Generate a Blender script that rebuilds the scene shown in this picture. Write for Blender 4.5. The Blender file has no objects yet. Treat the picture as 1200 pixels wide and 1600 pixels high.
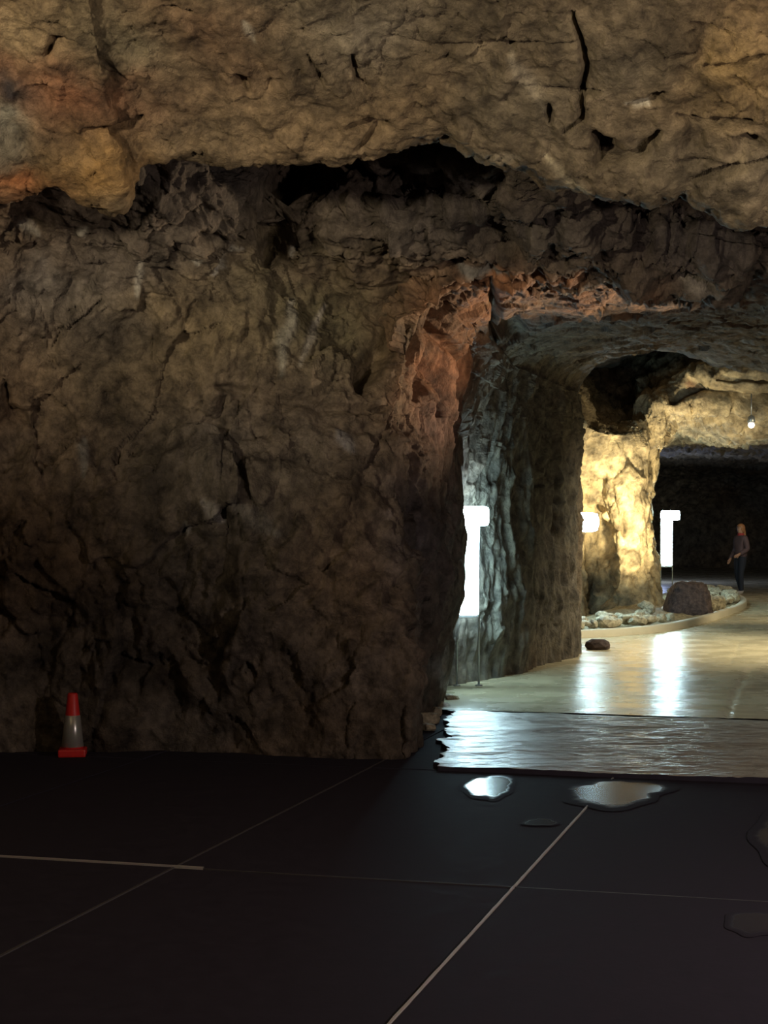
import bpy, bmesh, math, random
import numpy as np
from mathutils import Vector, Matrix

SC = bpy.context.scene
COL = SC.collection
F, HZ, EYE = 2600.0, 824.0, 1.6          # focal length in pixels, horizon row, eye height (1200 x 1600 frame)

# ------------------------------------------------------------------ camera
cam_d = bpy.data.cameras.new('camera')
cam = bpy.data.objects.new('camera', cam_d); COL.objects.link(cam)
cam.location = (0, 0, EYE); cam.rotation_euler = (math.pi / 2, 0, 0)
cam_d.sensor_fit = 'VERTICAL'; cam_d.sensor_height = 24.0
cam_d.lens = 24.0 * F / 1600.0
cam_d.shift_y = (HZ - 800.0) / 1600.0
cam_d.clip_start = 0.05; cam_d.clip_end = 300
SC.camera = cam

# ------------------------------------------------------------------ world, exposure
w = bpy.data.worlds.new('world'); SC.world = w; w.use_nodes = True
w.node_tree.nodes['Background'].inputs[0].default_value = (0.012, 0.014, 0.024, 1)
w.node_tree.nodes['Background'].inputs[1].default_value = 0.3
SC.view_settings.view_transform = 'Standard'
SC.view_settings.look = 'None'
SC.view_settings.exposure = 0.0
SC.view_settings.gamma = 1.0
SC.view_settings.use_curve_mapping = False

# ------------------------------------------------------------------ lamps of the cave, and added fill lights
def lamp(name, kind, loc, aim, power, col, size=0.15, angle=60, blend=0.5):
    d = bpy.data.lights.new(name, kind); d.energy = power; d.color = col
    d.shadow_soft_size = size
    if kind == 'SPOT':
        d.spot_size = math.radians(angle); d.spot_blend = blend
    o = bpy.data.objects.new(name, d); COL.objects.link(o); o.location = loc
    if aim is not None:
        o.rotation_euler = (Vector(aim) - Vector(loc)).to_track_quat('-Z', 'Y').to_euler()
    return o
WARM = (1.0, 0.83, 0.60)
lamp('flood_light_left', 'SPOT', (-5.0, 2.4, 3.25), (-1.2, 6.6, 9.0), 2000, WARM, 0.25, 124, 0.32)
lamp('flood_light_right', 'SPOT', (4.2, 2.4, 3.25), (1.6, 6.6, 9.4), 660, WARM, 0.25, 118, 0.28)
lamp('chamber_fill', 'POINT', (4.4, 5.0, 2.0), None, 320, (1.0, 0.80, 0.73), 0.10)  # unseen fill, added to lift the lower wall and the cone
lamp('pillar_spot', 'SPOT', (4.45, 27.5, 0.4), (4.42, 30.0, 2.6), 1500, (1.0, 0.82, 0.48), 0.08, 78, 1.0)
lamp('lintel_lamp', 'SPOT', (8.4, 26.2, 2.2), (6.4, 30.0, 2.5), 330, (1.0, 0.85, 0.55), 0.1, 140, 0.6)
lamp('arch_lamp', 'SPOT', (4.2, 14.3, 2.0), (1.0, 13.15, 3.2), 950, (1.0, 0.74, 0.48), 0.1, 46, 0.9)
lamp('passage_fill', 'SPOT', (6.2, 21.0, 3.3), (4.3, 21.6, 0.0), 900, (1.0, 0.88, 0.62), 0.25, 112, 0.8)  # unseen downlight added to brighten the passage floor
lamp('tunnel_fill', 'POINT', (9.2, 36.4, 2.6), None, 45, (1.0, 0.82, 0.62), 0.1)  # fill added to brighten the person, no visible source
lamp('far_tunnel_fill', 'POINT', (7.6, 47.5, 1.5), None, 130, (0.50, 0.62, 1.0), 0.4)  # bluish fill added to lift the black of the tunnel

# ------------------------------------------------------------------ helpers
def P(px, py, d):
    return ((px - 600.0) * d / F, d, EYE + (HZ - py) * d / F)
def G(px, py):
    d = EYE * F / (py - HZ); return ((px - 600.0) * d / F, d)
def PZ(px, z, d):
    return ((px - 600.0) * d / F, d, z)
def Wd(x, y, z): return (x, y, z)

RNG = np.random.RandomState(7)
_T = RNG.rand(64, 64, 64).astype(np.float32)
def vnoise(p):
    i = np.floor(p).astype(np.int64); f = (p - i).astype(np.float32); f = f * f * f * (f * (f * 6 - 15) + 10)
    i0 = i & 63; i1 = (i + 1) & 63
    x0, y0, z0 = i0[:, 0], i0[:, 1], i0[:, 2]; x1, y1, z1 = i1[:, 0], i1[:, 1], i1[:, 2]
    fx, fy, fz = f[:, 0], f[:, 1], f[:, 2]
    a = _T[x0, y0, z0] * (1 - fx) + _T[x1, y0, z0] * fx
    b = _T[x0, y1, z0] * (1 - fx) + _T[x1, y1, z0] * fx
    c = _T[x0, y0, z1] * (1 - fx) + _T[x1, y0, z1] * fx
    d = _T[x0, y1, z1] * (1 - fx) + _T[x1, y1, z1] * fx
    return (a * (1 - fy) + b * fy) * (1 - fz) + (c * (1 - fy) + d * fy) * fz - 0.5
def fbm(p, n=4, gain=0.5):
    s = np.zeros(len(p), np.float32); a = 1.0; q = np.array(p, np.float64)
    for k in range(n):
        s += a * vnoise(q); q = q * 2.03 + 17.3; a *= gain
    return s
def ridged(p, n=3):
    s = np.zeros(len(p), np.float32); a = 1.0; q = np.array(p, np.float64)
    for k in range(n):
        s += a * (0.25 - np.abs(vnoise(q))); q = q * 2.1 + 9.1; a *= 0.5
    return s
def facets(p, seed=0):
    """nearest random point of a jittered lattice: every cell carries a tilted plane -> hewn angular blocks"""
    r = np.random.RandomState(100 + seed)
    T = r.rand(32 * 32 * 32, 7).astype(np.float32); T[:, 3:] -= 0.5
    p = np.ascontiguousarray(p, np.float32); i = np.floor(p).astype(np.int32); f = p - i
    n = len(p); best = np.full(n, 1e9, np.float32); sec = best.copy(); bk = np.zeros(n, np.int32); bo = np.zeros((n, 3), np.float32)
    ix = [((i[:, 0] + d) & 31) << 10 for d in (-1, 0, 1)]; iy = [((i[:, 1] + d) & 31) << 5 for d in (-1, 0, 1)]; iz = [(i[:, 2] + d) & 31 for d in (-1, 0, 1)]
    T0_, T1_, T2_ = T[:, 0].copy(), T[:, 1].copy(), T[:, 2].copy()
    for a in range(3):
        for b in range(3):
            ab = ix[a] + iy[b]
            for c in range(3):
                k = ab + iz[c]
                dx = f[:, 0] - (a - 1) - T0_[k]; dy = f[:, 1] - (b - 1) - T1_[k]; dz = f[:, 2] - (c - 1) - T2_[k]
                dd = dx * dx + dy * dy + dz * dz
                m = dd < best
                np.minimum(sec, np.where(m, best, dd), out=sec)
                best = np.where(m, dd, best); bk = np.where(m, k, bk); bo[m] = (a - 1, b - 1, c - 1)
    v = f - bo - T[bk, :3]
    val = T[bk, 3] + 1.6 * (v * T[bk, 4:7]).sum(1)
    return val, np.sqrt(sec) - np.sqrt(best)

def pchip(y, t):
    """monotone cubic interpolation of y[K, ...] (knots 0..K-1) at t"""
    K = len(y); dl = y[1:] - y[:-1]; m = np.zeros_like(y)
    a, b = dl[:-1], dl[1:]
    with np.errstate(divide='ignore', invalid='ignore'):
        hm = np.where(a * b > 0, 2 * a * b / (a + b), 0.0)
    m[1:-1] = 0.65 * hm + 0.35 * np.where(a * b > 0, hm, 0.25 * (a + b)); m[0] = dl[0]; m[-1] = dl[-1]
    i = np.clip(np.floor(t).astype(int), 0, K - 2); f = (t - i).reshape((-1,) + (1,) * (y.ndim - 1))
    f2, f3 = f * f, f * f * f
    return (2 * f3 - 3 * f2 + 1) * y[i] + (f3 - 2 * f2 + f) * m[i] + (-2 * f3 + 3 * f2) * y[i + 1] + (f3 - f2) * m[i + 1]

def params(net, axis, px, cap=150, lo=4):
    A = np.moveaxis(net, axis, 0); ts = []
    for k in range(len(A) - 1):
        L = np.linalg.norm(A[k + 1] - A[k], axis=-1)
        D = np.maximum(0.5 * (A[k + 1] + A[k])[..., 1], 5.0)
        X = 0.5 * (A[k + 1] + A[k])[..., 0]
        Y = HZ - (0.5 * (A[k + 1] + A[k])[..., 2] - EYE) / D * F
        vis = (np.abs(X) < 0.25 * D + 0.4) & (Y > -120)
        n = (L / D * F)[vis].max() / px if vis.any() else lo
        n = int(np.clip(n, lo, cap)); ts.append(k + np.arange(n) / n)
    ts.append(np.array([len(A) - 1.0])); return np.concatenate(ts)

def loft(net, px=2.6, cap=150):
    net = np.array(net, np.float64)
    tu, tv = params(net, 0, px, cap), params(net, 1, px, cap)
    g = pchip(net, tu)                              # along stations
    g = np.moveaxis(pchip(np.moveaxis(g, 1, 0), tv), 0, 1)
    return g, tu, tv

def grid_normals(g):
    du = np.gradient(g, axis=0); dv = np.gradient(g, axis=1)
    n = np.cross(du, dv); n /= np.maximum(np.linalg.norm(n, axis=-1, keepdims=True), 1e-9)
    return n

def seg_dist(q, poly):
    """distance of points q[N,2] to a polyline, with position along it 0..1"""
    best = np.full(len(q), 1e9); pos = np.zeros(len(q)); n = len(poly) - 1
    for k in range(n):
        a = np.array(poly[k], float); b = np.array(poly[k + 1], float); ab = b - a
        t = np.clip(((q - a) @ ab) / max(ab @ ab, 1e-9), 0, 1)
        d = np.linalg.norm(q - a - t[:, None] * ab, axis=1)
        m = d < best; best[m] = d[m]; pos[m] = (k + t[m]) / n
    return best, pos

def mesh_from_grid(name, g, mat, mask=None, cols=None, flip=False, smooth=True):
    K, J = g.shape[:2]
    idx = np.arange(K * J).reshape(K, J)
    q = np.stack([idx[:-1, :-1], idx[1:, :-1], idx[1:, 1:], idx[:-1, 1:]], -1).reshape(-1, 4)
    if mask is not None: q = q[mask.reshape(-1)]
    if flip: q = q[:, ::-1]
    used = np.unique(q); rm = np.full(K * J, -1); rm[used] = np.arange(len(used))
    v = g.reshape(-1, 3)[used]; q = rm[q]
    me = bpy.data.meshes.new(name)
    me.vertices.add(len(v)); me.vertices.foreach_set('co', v.astype(np.float32).ravel())
    me.loops.add(len(q) * 4); me.loops.foreach_set('vertex_index', q.astype(np.int32).ravel())
    me.polygons.add(len(q)); me.polygons.foreach_set('loop_start', np.arange(len(q), dtype=np.int32) * 4)
    me.update(calc_edges=True)
    me.polygons.foreach_set('use_smooth', np.full(len(q), smooth))
    if cols is not None:
        a = me.color_attributes.new('tint', 'FLOAT_COLOR', 'POINT')
        c = np.concatenate([cols.reshape(-1, 3)[used], np.ones((len(used), 1))], 1).astype(np.float32)
        a.data.foreach_set('color', c.ravel())
    me.materials.append(mat)
    o = bpy.data.objects.new(name, me); COL.objects.link(o)
    return o

def tag(o, label=None, cat=None, group=None, kind=None):
    if label: o['label'] = label
    if cat: o['category'] = cat
    if group: o['group'] = group
    if kind: o['kind'] = kind
    return o
def empty(name, loc, rz=0):
    o = bpy.data.objects.new(name, None); COL.objects.link(o); o.location = loc; o.rotation_euler = (0, 0, rz)
    o.empty_display_size = 0.1; return o
def bm_obj(name, bm, mat, parent=None, smooth=False, bev=0):
    if bev:
        bmesh.ops.bevel(bm, geom=bm.edges[:], offset=bev, segments=2, affect='EDGES', profile=0.6)
    bmesh.ops.recalc_face_normals(bm, faces=bm.faces)
    me = bpy.data.meshes.new(name); bm.to_mesh(me); bm.free()
    for p in me.polygons: p.use_smooth = smooth
    for m in (mat if isinstance(mat, (list, tuple)) else [mat]): me.materials.append(m)
    o = bpy.data.objects.new(name, me); COL.objects.link(o)
    if parent: o.parent = parent
    return o
def box(bm, x0, x1, y0, y1, z0, z1):
    vs = [bm.verts.new((x, y, z)) for z in (z0, z1) for x, y in ((x0, y0), (x1, y0), (x1, y1), (x0, y1))]
    for f in ((3, 2, 1, 0), (4, 5, 6, 7), (0, 1, 5, 4), (1, 2, 6, 5), (2, 3, 7, 6), (3, 0, 4, 7)):
        bm.faces.new([vs[i] for i in f])
def lathe(bm, prof, n=32, cx=0, cy=0):
    rings = []
    for r, z in prof:
        rings.append([bm.verts.new((cx + r * math.cos(a * 2 * math.pi / n), cy + r * math.sin(a * 2 * math.pi / n), z)) for a in range(n)])
    for a, b in zip(rings, rings[1:]):
        for k in range(n): bm.faces.new((a[k], a[(k + 1) % n], b[(k + 1) % n], b[k]))
    bm.faces.new(rings[0][::-1]); bm.faces.new(rings[-1])

# ------------------------------------------------------------------ materials
def new_mat(name):
    m = bpy.data.materials.new(name); m.use_nodes = True
    nt = m.node_tree; return m, nt, nt.nodes['Principled BSDF']
def flat(name, col, rough=0.6, metal=0.0, spec=0.5):
    m, nt, b = new_mat(name)
    b.inputs['Base Color'].default_value = (*col, 1); b.inputs['Roughness'].default_value = rough
    b.inputs['Metallic'].default_value = metal; b.inputs['Specular IOR Level'].default_value = spec
    n = nt.nodes.new('ShaderNodeTexNoise'); n.inputs['Scale'].default_value = 40
    geo = nt.nodes.new('ShaderNodeTexCoord'); nt.links.new(geo.outputs['Object'], n.inputs['Vector'])
    mix = nt.nodes.new('ShaderNodeMix'); mix.data_type = 'RGBA'; mix.blend_type = 'MULTIPLY'; mix.inputs[0].default_value = 0.25
    mix.inputs[6].default_value = (*col, 1); nt.links.new(n.outputs['Color'], mix.inputs[7])
    nt.links.new(mix.outputs[2], b.inputs['Base Color'])
    return m
def rock_mat(name, scale=1.0, rough=0.75, bump=0.5, tint=None, spec=0.3):
    m, nt, b = new_mat(name); L = nt.links
    geo = nt.nodes.new('ShaderNodeNewGeometry')
    if tint is None:
        at = nt.nodes.new('ShaderNodeAttribute'); at.attribute_name = 'tint'; base = at.outputs['Color']
    else:
        rgb = nt.nodes.new('ShaderNodeRGB'); rgb.outputs[0].default_value = (*tint, 1); base = rgb.outputs[0]
    n1 = nt.nodes.new('ShaderNodeTexNoise'); n1.inputs['Scale'].default_value = 7 * scale; n1.inputs['Detail'].default_value = 8; n1.inputs['Roughness'].default_value = 0.68
    n2 = nt.nodes.new('ShaderNodeTexNoise'); n2.inputs['Scale'].default_value = 26 * scale; n2.inputs['Detail'].default_value = 6; n2.inputs['Roughness'].default_value = 0.7
    v = nt.nodes.new('ShaderNodeTexVoronoi'); v.inputs['Scale'].default_value = 11 * scale; v.feature = 'DISTANCE_TO_EDGE'
    wv = nt.nodes.new('ShaderNodeMix'); wv.data_type = 'RGBA'; wv.blend_type = 'LINEAR_LIGHT'; wv.inputs[0].default_value = 0.12
    L.new(geo.outputs['Position'], wv.inputs[6]); L.new(n1.outputs['Color'], wv.inputs[7]); L.new(wv.outputs[2], v.inputs['Vector'])
    for n in (n1, n2): L.new(geo.outputs['Position'], n.inputs['Vector'])
    r = nt.nodes.new('ShaderNodeValToRGB'); r.color_ramp.elements[0].position = 0.33; r.color_ramp.elements[1].position = 0.7
    r.color_ramp.elements[0].color = (0.30, 0.29, 0.29, 1); r.color_ramp.elements[1].color = (1.5, 1.48, 1.42, 1)
    L.new(n1.outputs['Fac'], r.inputs['Fac'])
    mx = nt.nodes.new('ShaderNodeMix'); mx.data_type = 'RGBA'; mx.blend_type = 'MULTIPLY'; mx.inputs[0].default_value = 1
    L.new(base, mx.inputs[6]); L.new(r.outputs['Color'], mx.inputs[7])
    L.new(mx.outputs[2], b.inputs['Base Color'])
    b.inputs['Roughness'].default_value = rough; b.inputs['Specular IOR Level'].default_value = spec
    add = nt.nodes.new('ShaderNodeMath'); add.operation = 'ADD'
    mul = nt.nodes.new('ShaderNodeMath'); mul.operation = 'MULTIPLY'; mul.inputs[1].default_value = 0.35
    L.new(n2.outputs['Fac'], mul.inputs[0]); L.new(n1.outputs['Fac'], add.inputs[0]); L.new(mul.outputs[0], add.inputs[1])
    vr = nt.nodes.new('ShaderNodeMath'); vr.operation = 'MINIMUM'; vr.inputs[1].default_value = 0.05; L.new(v.outputs['Distance'], vr.inputs[0])
    ad2 = nt.nodes.new('ShaderNodeMath'); ad2.operation = 'ADD'; L.new(add.outputs[0], ad2.inputs[0]); L.new(vr.outputs[0], ad2.inputs[1])
    bp = nt.nodes.new('ShaderNodeBump'); bp.inputs['Strength'].default_value = bump; bp.inputs['Distance'].default_value = 0.06 / scale
    L.new(ad2.outputs[0], bp.inputs['Height']); L.new(bp.outputs['Normal'], b.inputs['Normal'])
    return m
def concrete(name, c1, c2, r0, r1, bump, scale, stretch=(1, 1, 1), spec=0.5, bdist=0.02):
    m, nt, b = new_mat(name); L = nt.links
    geo = nt.nodes.new('ShaderNodeNewGeometry'); mp = nt.nodes.new('ShaderNodeMapping'); mp.inputs['Scale'].default_value = stretch
    L.new(geo.outputs['Position'], mp.inputs['Vector'])
    n1 = nt.nodes.new('ShaderNodeTexNoise'); n1.inputs['Scale'].default_value = scale; n1.inputs['Detail'].default_value = 7; n1.inputs['Roughness'].default_value = 0.62
    n2 = nt.nodes.new('ShaderNodeTexNoise'); n2.inputs['Scale'].default_value = scale * 0.35; n2.inputs['Detail'].default_value = 4
    L.new(mp.outputs[0], n1.inputs['Vector']); L.new(geo.outputs['Position'], n2.inputs['Vector'])
    mx = nt.nodes.new('ShaderNodeMix'); mx.data_type = 'RGBA'; mx.inputs[6].default_value = (*c1, 1); mx.inputs[7].default_value = (*c2, 1)
    L.new(n2.outputs['Fac'], mx.inputs[0]); L.new(mx.outputs[2], b.inputs['Base Color'])
    mr = nt.nodes.new('ShaderNodeMapRange'); mr.inputs['From Min'].default_value = 0.35; mr.inputs['From Max'].default_value = 0.65
    mr.inputs['To Min'].default_value = r0; mr.inputs['To Max'].default_value = r1
    L.new(n2.outputs['Fac'], mr.inputs['Value']); L.new(mr.outputs[0], b.inputs['Roughness'])
    b.inputs['Specular IOR Level'].default_value = spec
    bp = nt.nodes.new('ShaderNodeBump'); bp.inputs['Strength'].default_value = bump; bp.inputs['Distance'].default_value = bdist
    L.new(n1.outputs['Fac'], bp.inputs['Height']); L.new(bp.outputs['Normal'], b.inputs['Normal'])
    return m
def emit(name, col, s):
    m, nt, b = new_mat(name); b.inputs['Base Color'].default_value = (0.8, 0.8, 0.8, 1)
    b.inputs['Emission Color'].default_value = (*col, 1); b.inputs['Emission Strength'].default_value = s
    return m

M_rock = rock_mat('hewn_rock', 1.0, 0.72, 0.8)
M_rock_far = rock_mat('hewn_rock_far', 0.7, 0.7, 0.6)
M_stone = rock_mat('loose_stone', 3.0, 0.7, 0.4, (0.50, 0.45, 0.33))
M_boulder = rock_mat('boulder_rock', 2.2, 0.75, 0.5, (0.085, 0.06, 0.058))
M_slab = concrete('dark_floor_concrete', (0.030, 0.027, 0.038), (0.050, 0.046, 0.064), 0.6, 0.75, 0.06, 30, (1, 1, 1), 0.005)
M_rough = concrete('rough_wet_concrete', (0.40, 0.39, 0.34), (0.55, 0.51, 0.43), 0.26, 0.42, 0.30, 9, (0.8, 3.0, 1), 0.8, 0.03)
M_pass = concrete('smooth_damp_concrete', (0.50, 0.44, 0.28), (0.66, 0.58, 0.38), 0.20, 0.34, 0.10, 6, (0.7, 2.2, 1), 0.5, 0.02)
M_seal = flat('pale_joint_sealant', (0.50, 0.47, 0.45), 0.6)
M_seal_dark = flat('grey_joint_sealant', (0.075, 0.07, 0.075), 0.6)
M_water = flat('still_water', (0.012, 0.012, 0.014), 0.07, 0, 0.5)
M_damp = bpy.data.materials.new('unused_film')
bpy.data.materials.remove(M_damp)
def wet_mat(name, rough, spec):
    m, nt, b = new_mat(name); L = nt.links
    at = nt.nodes.new('ShaderNodeAttribute'); at.attribute_name = 'tint'
    geo = nt.nodes.new('ShaderNodeNewGeometry'); n = nt.nodes.new('ShaderNodeTexNoise'); n.inputs['Scale'].default_value = 9; n.inputs['Detail'].default_value = 5
    L.new(geo.outputs['Position'], n.inputs['Vector'])
    ad = nt.nodes.new('ShaderNodeMath'); ad.operation = 'MULTIPLY_ADD'; ad.inputs[1].default_value = 1.6; L.new(at.outputs['Fac'], ad.inputs[0])
    sb = nt.nodes.new('ShaderNodeMath'); sb.operation = 'MULTIPLY'; sb.inputs[1].default_value = -1.1; L.new(n.outputs['Fac'], sb.inputs[0]); L.new(sb.outputs[0], ad.inputs[2])
    mr = nt.nodes.new('ShaderNodeMapRange'); mr.inputs['From Min'].default_value = 0.0; mr.inputs['From Max'].default_value = 0.5
    mr.inputs['To Min'].default_value = 0.005; mr.inputs['To Max'].default_value = spec; L.new(ad.outputs[0], mr.inputs['Value'])
    L.new(mr.outputs[0], b.inputs['Specular IOR Level'])
    m2_ = nt.nodes.new('ShaderNodeMapRange'); m2_.inputs['From Max'].default_value = 0.5; m2_.inputs['To Min'].default_value = 0.68; m2_.inputs['To Max'].default_value = rough
    L.new(ad.outputs[0], m2_.inputs['Value']); L.new(m2_.outputs[0], b.inputs['Roughness']); b.inputs['Base Color'].default_value = (0.038, 0.035, 0.048, 1)
    bp = nt.nodes.new('ShaderNodeBump'); bp.inputs['Strength'].default_value = 0.04; bp.inputs['Distance'].default_value = 0.01; L.new(n.outputs['Fac'], bp.inputs['Height']); L.new(bp.outputs['Normal'], b.inputs['Normal'])
    return m
M_water = wet_mat('still_water', 0.2, 0.2)
M_damp = wet_mat('shallow_water_film', 0.25, 0.010)

M_kerb = concrete('pale_kerb_concrete', (0.62, 0.57, 0.43), (0.75, 0.7, 0.55), 0.5, 0.7, 0.2, 12)
M_red = flat('red_rubber', (0.80, 0.035, 0.03), 0.45)
M_sleeve = flat('grey_reflective_sleeve', (0.50, 0.50, 0.45), 0.28, 0.45, 0.9)
M_glow = emit('cold_white_light', (0.60, 0.90, 1.0), 52.0)
M_metal = flat('galvanised_steel', (0.42, 0.44, 0.45), 0.4, 0.7)
M_spot = emit('warm_lamp_glow', (1.0, 0.9, 0.68), 14.0)

# ------------------------------------------------------------------ rock surface: shape noise and colour
def sstep(x, a, b):
    t = np.clip((x - a) / (b - a), 0, 1); return t * t * (3 - 2 * t)
def proj(p):
    return np.stack([600 + p[:, 0] / np.maximum(p[:, 1], 0.5) * F, HZ - (p[:, 2] - EYE) / np.maximum(p[:, 1], 0.5) * F], 1)
def blob(q, c, rx, ry, rot=0.0):
    d = q - np.array(c); ca, sa = math.cos(rot), math.sin(rot)
    u = (d[:, 0] * ca + d[:, 1] * sa) / rx; v = (-d[:, 0] * sa + d[:, 1] * ca) / ry
    return np.exp(-(u * u + v * v))

def roughen(g, amp, scale=1.0, grooves=(), seed=0, aniso=(1, 1, 1), fine=1.0, bumps=(), blocky=1.0, lump=1.0, att=None):
    sh = g.shape; p = g.reshape(-1, 3); n = grid_normals(g).reshape(-1, 3)
    to = np.array([0.6, 0, 1.6]) - p
    if (n * to).sum() < 0: n = -n
    ps = p * np.array(aniso) / scale
    warp = np.stack([fbm(ps * 1.7 + 5, 2), fbm(ps * 1.7 + 31, 2), fbm(ps * 1.7 + 57, 2)], 1)
    h = 0.75 * fbm(ps * 0.9 + seed, 3) + 0.5 * lump * np.abs(fbm(ps * 3.1 + seed, 3))
    f1, e1 = facets((ps + 0.42 * warp) / 0.62 + seed, seed)
    f2, e2 = facets((ps + 0.26 * warp) / 0.21 + seed, seed + 1)
    h = h + blocky * (0.42 * f1 + 0.20 * f2) - 0.05 * np.exp(-e1 / 0.04) * (vnoise(ps * 1.1 + 3) > 0.0)
    f3, e3 = facets((ps + 0.12 * warp) / 0.085 + seed, seed + 2)
    h = h + fine * (0.07 * f3 + 0.16 * fbm(ps * 6 + seed, 4, 0.62))
    h = h * (amp if att is None else amp * att(p))
    q = proj(p)
    for poly, wpx, dep in grooves:
        d, t = seg_dist(q + 9 * np.stack([fbm(ps * 3 + 2, 2), fbm(ps * 3 + 44, 2)], 1), poly)
        wd = wpx * (0.45 + 0.9 * np.sin(np.pi * np.clip(t, 0.03, 0.97)))
        h = h - dep * np.exp(-(d / wd) ** 2)
    for c, rx, ry, rot, a in bumps:
        h = h + a * blob(q, c, rx, ry, rot)
    return (p + n * h[:, None]).reshape(sh), h

def colour(g, zones, base, seed=0, streaks=()):
    p = g.reshape(-1, 3); q = proj(p)
    c = np.tile(np.array(base, float), (len(p), 1))
    m1 = fbm(p * 1.1 + seed, 4); m2 = fbm(p * 3.7 + 7 + seed, 4); m3 = fbm(p * 0.7 + 90, 3)
    c = c * (1 + 0.65 * m1 + 0.6 * m2)[:, None]
    c = c * (1 + np.clip(m3, -1, 1)[:, None] * np.array([0.30, 0.02, -0.30]))
    for ctr, rx, ry, rot, col, k in zones:
        wgt = np.clip(k * blob(q + 40 * np.stack([m1, m2], 1), ctr, rx, ry, rot) * (1 + 0.8 * m2), 0, 1)[:, None]
        c = c * (1 - wgt) + np.array(col) * (1 + 0.6 * m2)[:, None] * wgt
    for poly, wpx, col in streaks:
        d, t = seg_dist(q + 5 * np.stack([m2, m1], 1), poly)
        wgt = np.clip(1.7 * np.exp(-(d / (wpx * (0.4 + 0.9 * np.sin(np.pi * np.clip(t, 0.05, 0.95))))) ** 2) * (0.75 + 0.9 * m2), 0, 1)[:, None]
        c = c * (1 - wgt) + np.array(col) * wgt
    return np.clip(c, 0.004, 0.9).reshape(g.shape)

# ================================================================== CHAMBER CEILING
lip = [(-1500, 300), (-700, 300), (-250, 308), (0, 312), (60, 300), (100, 314), (165, 324), (188, 326), (205, 276), (268, 246), (350, 256), (440, 262), (520, 266), (600, 246),
       (680, 232), (720, 246), (770, 268), (830, 288), (880, 304), (940, 322), (1010, 326), (1060, 312), (1100, 330), (1190, 352), (1330, 340), (1700, 330), (2400, 340)]
lip_d = 10.1
netC = []
for px, py in lip:
    x = (px - 600) * lip_d / F; z = EYE + (HZ - py) * lip_d / F
    dz = z - 3.65
    deep = 1.0 if 420 < px < 730 else 0.75
    netC.append([(x, -5, 4.2), (x, 1, 5.4), (x, 6.5, 5.5), (x, 8.3, 5.02 + 0.2 * dz), (x, 9.0, 4.50 + 0.4 * dz), (x, 9.6, 4.06 + 0.7 * dz),
                 (x, lip_d - 0.1, z + 0.03), (x, lip_d + 0.06, z + 0.03), (x, lip_d + 0.22, z + 0.28), (x, lip_d + 0.8, z + 0.75 * deep + 0.1), (x, 12.6, 4.9), (x, 15.5, 5.3)])
gC, tu, tv = loft(netC, 3.3, 90)
grC = [([(895, 20), (905, 60), (915, 110), (905, 150), (908, 190), (880, 208)], 4, 0.10),
       ([(850, 140), (875, 142), (905, 152), (935, 140)], 4, 0.09),
       ([(855, 165), (858, 195)], 4, 0.08), ([(930, 215), (950, 240), (940, 255)], 13, 0.3), ([(950, 256), (1000, 245), (1030, 205)], 6, 0.13),
       ([(985, 160), (1020, 150), (1035, 138)], 5, 0.1), ([(1060, 180), (1110, 190), (1165, 188), (1200, 195)], 5, 0.12), ([(1150, 210), (1200, 225)], 7, 0.14),
       ([(1080, 285), (1200, 240)], 4, 0.12), ([(1060, 255), (1140, 255)], 3, 0.06),
       ([(600, 65), (680, 70), (790, 72), (900, 66)], 3, 0.045), ([(790, 70), (800, 78)], 6, 0.12), ([(1040, 85), (1080, 75)], 4, 0.08), ([(1080, 30), (1140, 40)], 4, 0.07),
       ([(1100, 95), (1170, 85), (1200, 80)], 5, 0.09),
       ([(130, 205), (180, 205), (225, 180)], 5, 0.09), ([(70, 90), (85, 70), (120, 65)], 6, 0.09), ([(155, 75), (175, 110), (180, 130)], 4, 0.06),
       ([(205, 290), (220, 262), (270, 240)], 4, 0.08), ([(550, 85), (560, 130), (580, 145)], 4, 0.06), ([(370, 120), (385, 140)], 9, 0.09),
       ([(480, 90), (500, 130)], 4, 0.05), ([(540, 200), (600, 195), (560, 235)], 6, 0.08), ([(45, 310), (80, 298), (125, 316)], 7, 0.12), ([(250, 15), (300, 20)], 4, 0.05), ([(760, 330), (840, 360)], 4, .05)]
gC2, hC = roughen(gC, 0.15, 1.0, grC, 3, (1, 0.8, 1), 1.6, (), 0.36, 0.8)
zC = [((90, 140), 150, 70, 0.1, (0.21, 0.095, 0.05), 0.95), ((120, 265), 150, 55, 0.1, (0.30, 0.185, 0.07), 1.0), ((10, 220), 45, 60, 0, (0.20, 0.19, 0.15), 1.0),
      ((30, 285), 70, 35, 0, (0.24, 0.10, 0.04), 0.8), ((180, 60), 110, 60, 0.3, (0.22, 0.20, 0.13), 0.8), ((1150, 120), 90, 70, 0, (0.30, 0.215, 0.10), 0.9), ((320, 60), 120, 60, 0.5, (0.21, 0.135, 0.08), .8),
      ((20, 150), 25, 18, 0, (0.03, 0.025, 0.03), 0.9), ((560, 60), 80, 80, 0, (0.18, 0.16, 0.12), 0.7), ((30, 60), 70, 50, .4, (0.34, 0.26, 0.15), .8)]
stC = [([(800, 90), (830, 140), (850, 180)], 9, (0.34, 0.30, 0.22)), ([(700, 240), (770, 255), (810, 250)], 7, (0.32, 0.28, 0.20)), ([(980, 158), (1015, 160)], 4, (0.6, 0.56, 0.45)),
       ([(850, 250), (890, 290), (920, 305)], 6, (0.36, 0.32, 0.22)), ([(380, 40), (395, 70)], 5, (0.4, 0.36, 0.28))]
cC = colour(gC, zC, (0.185, 0.148, 0.095), 1, stC)
o = mesh_from_grid('ceiling', gC2, M_rock, None, cC)
tag(o, 'ochre brown hewn rock ceiling of the near chamber with cracks', None, None, 'structure')

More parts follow.
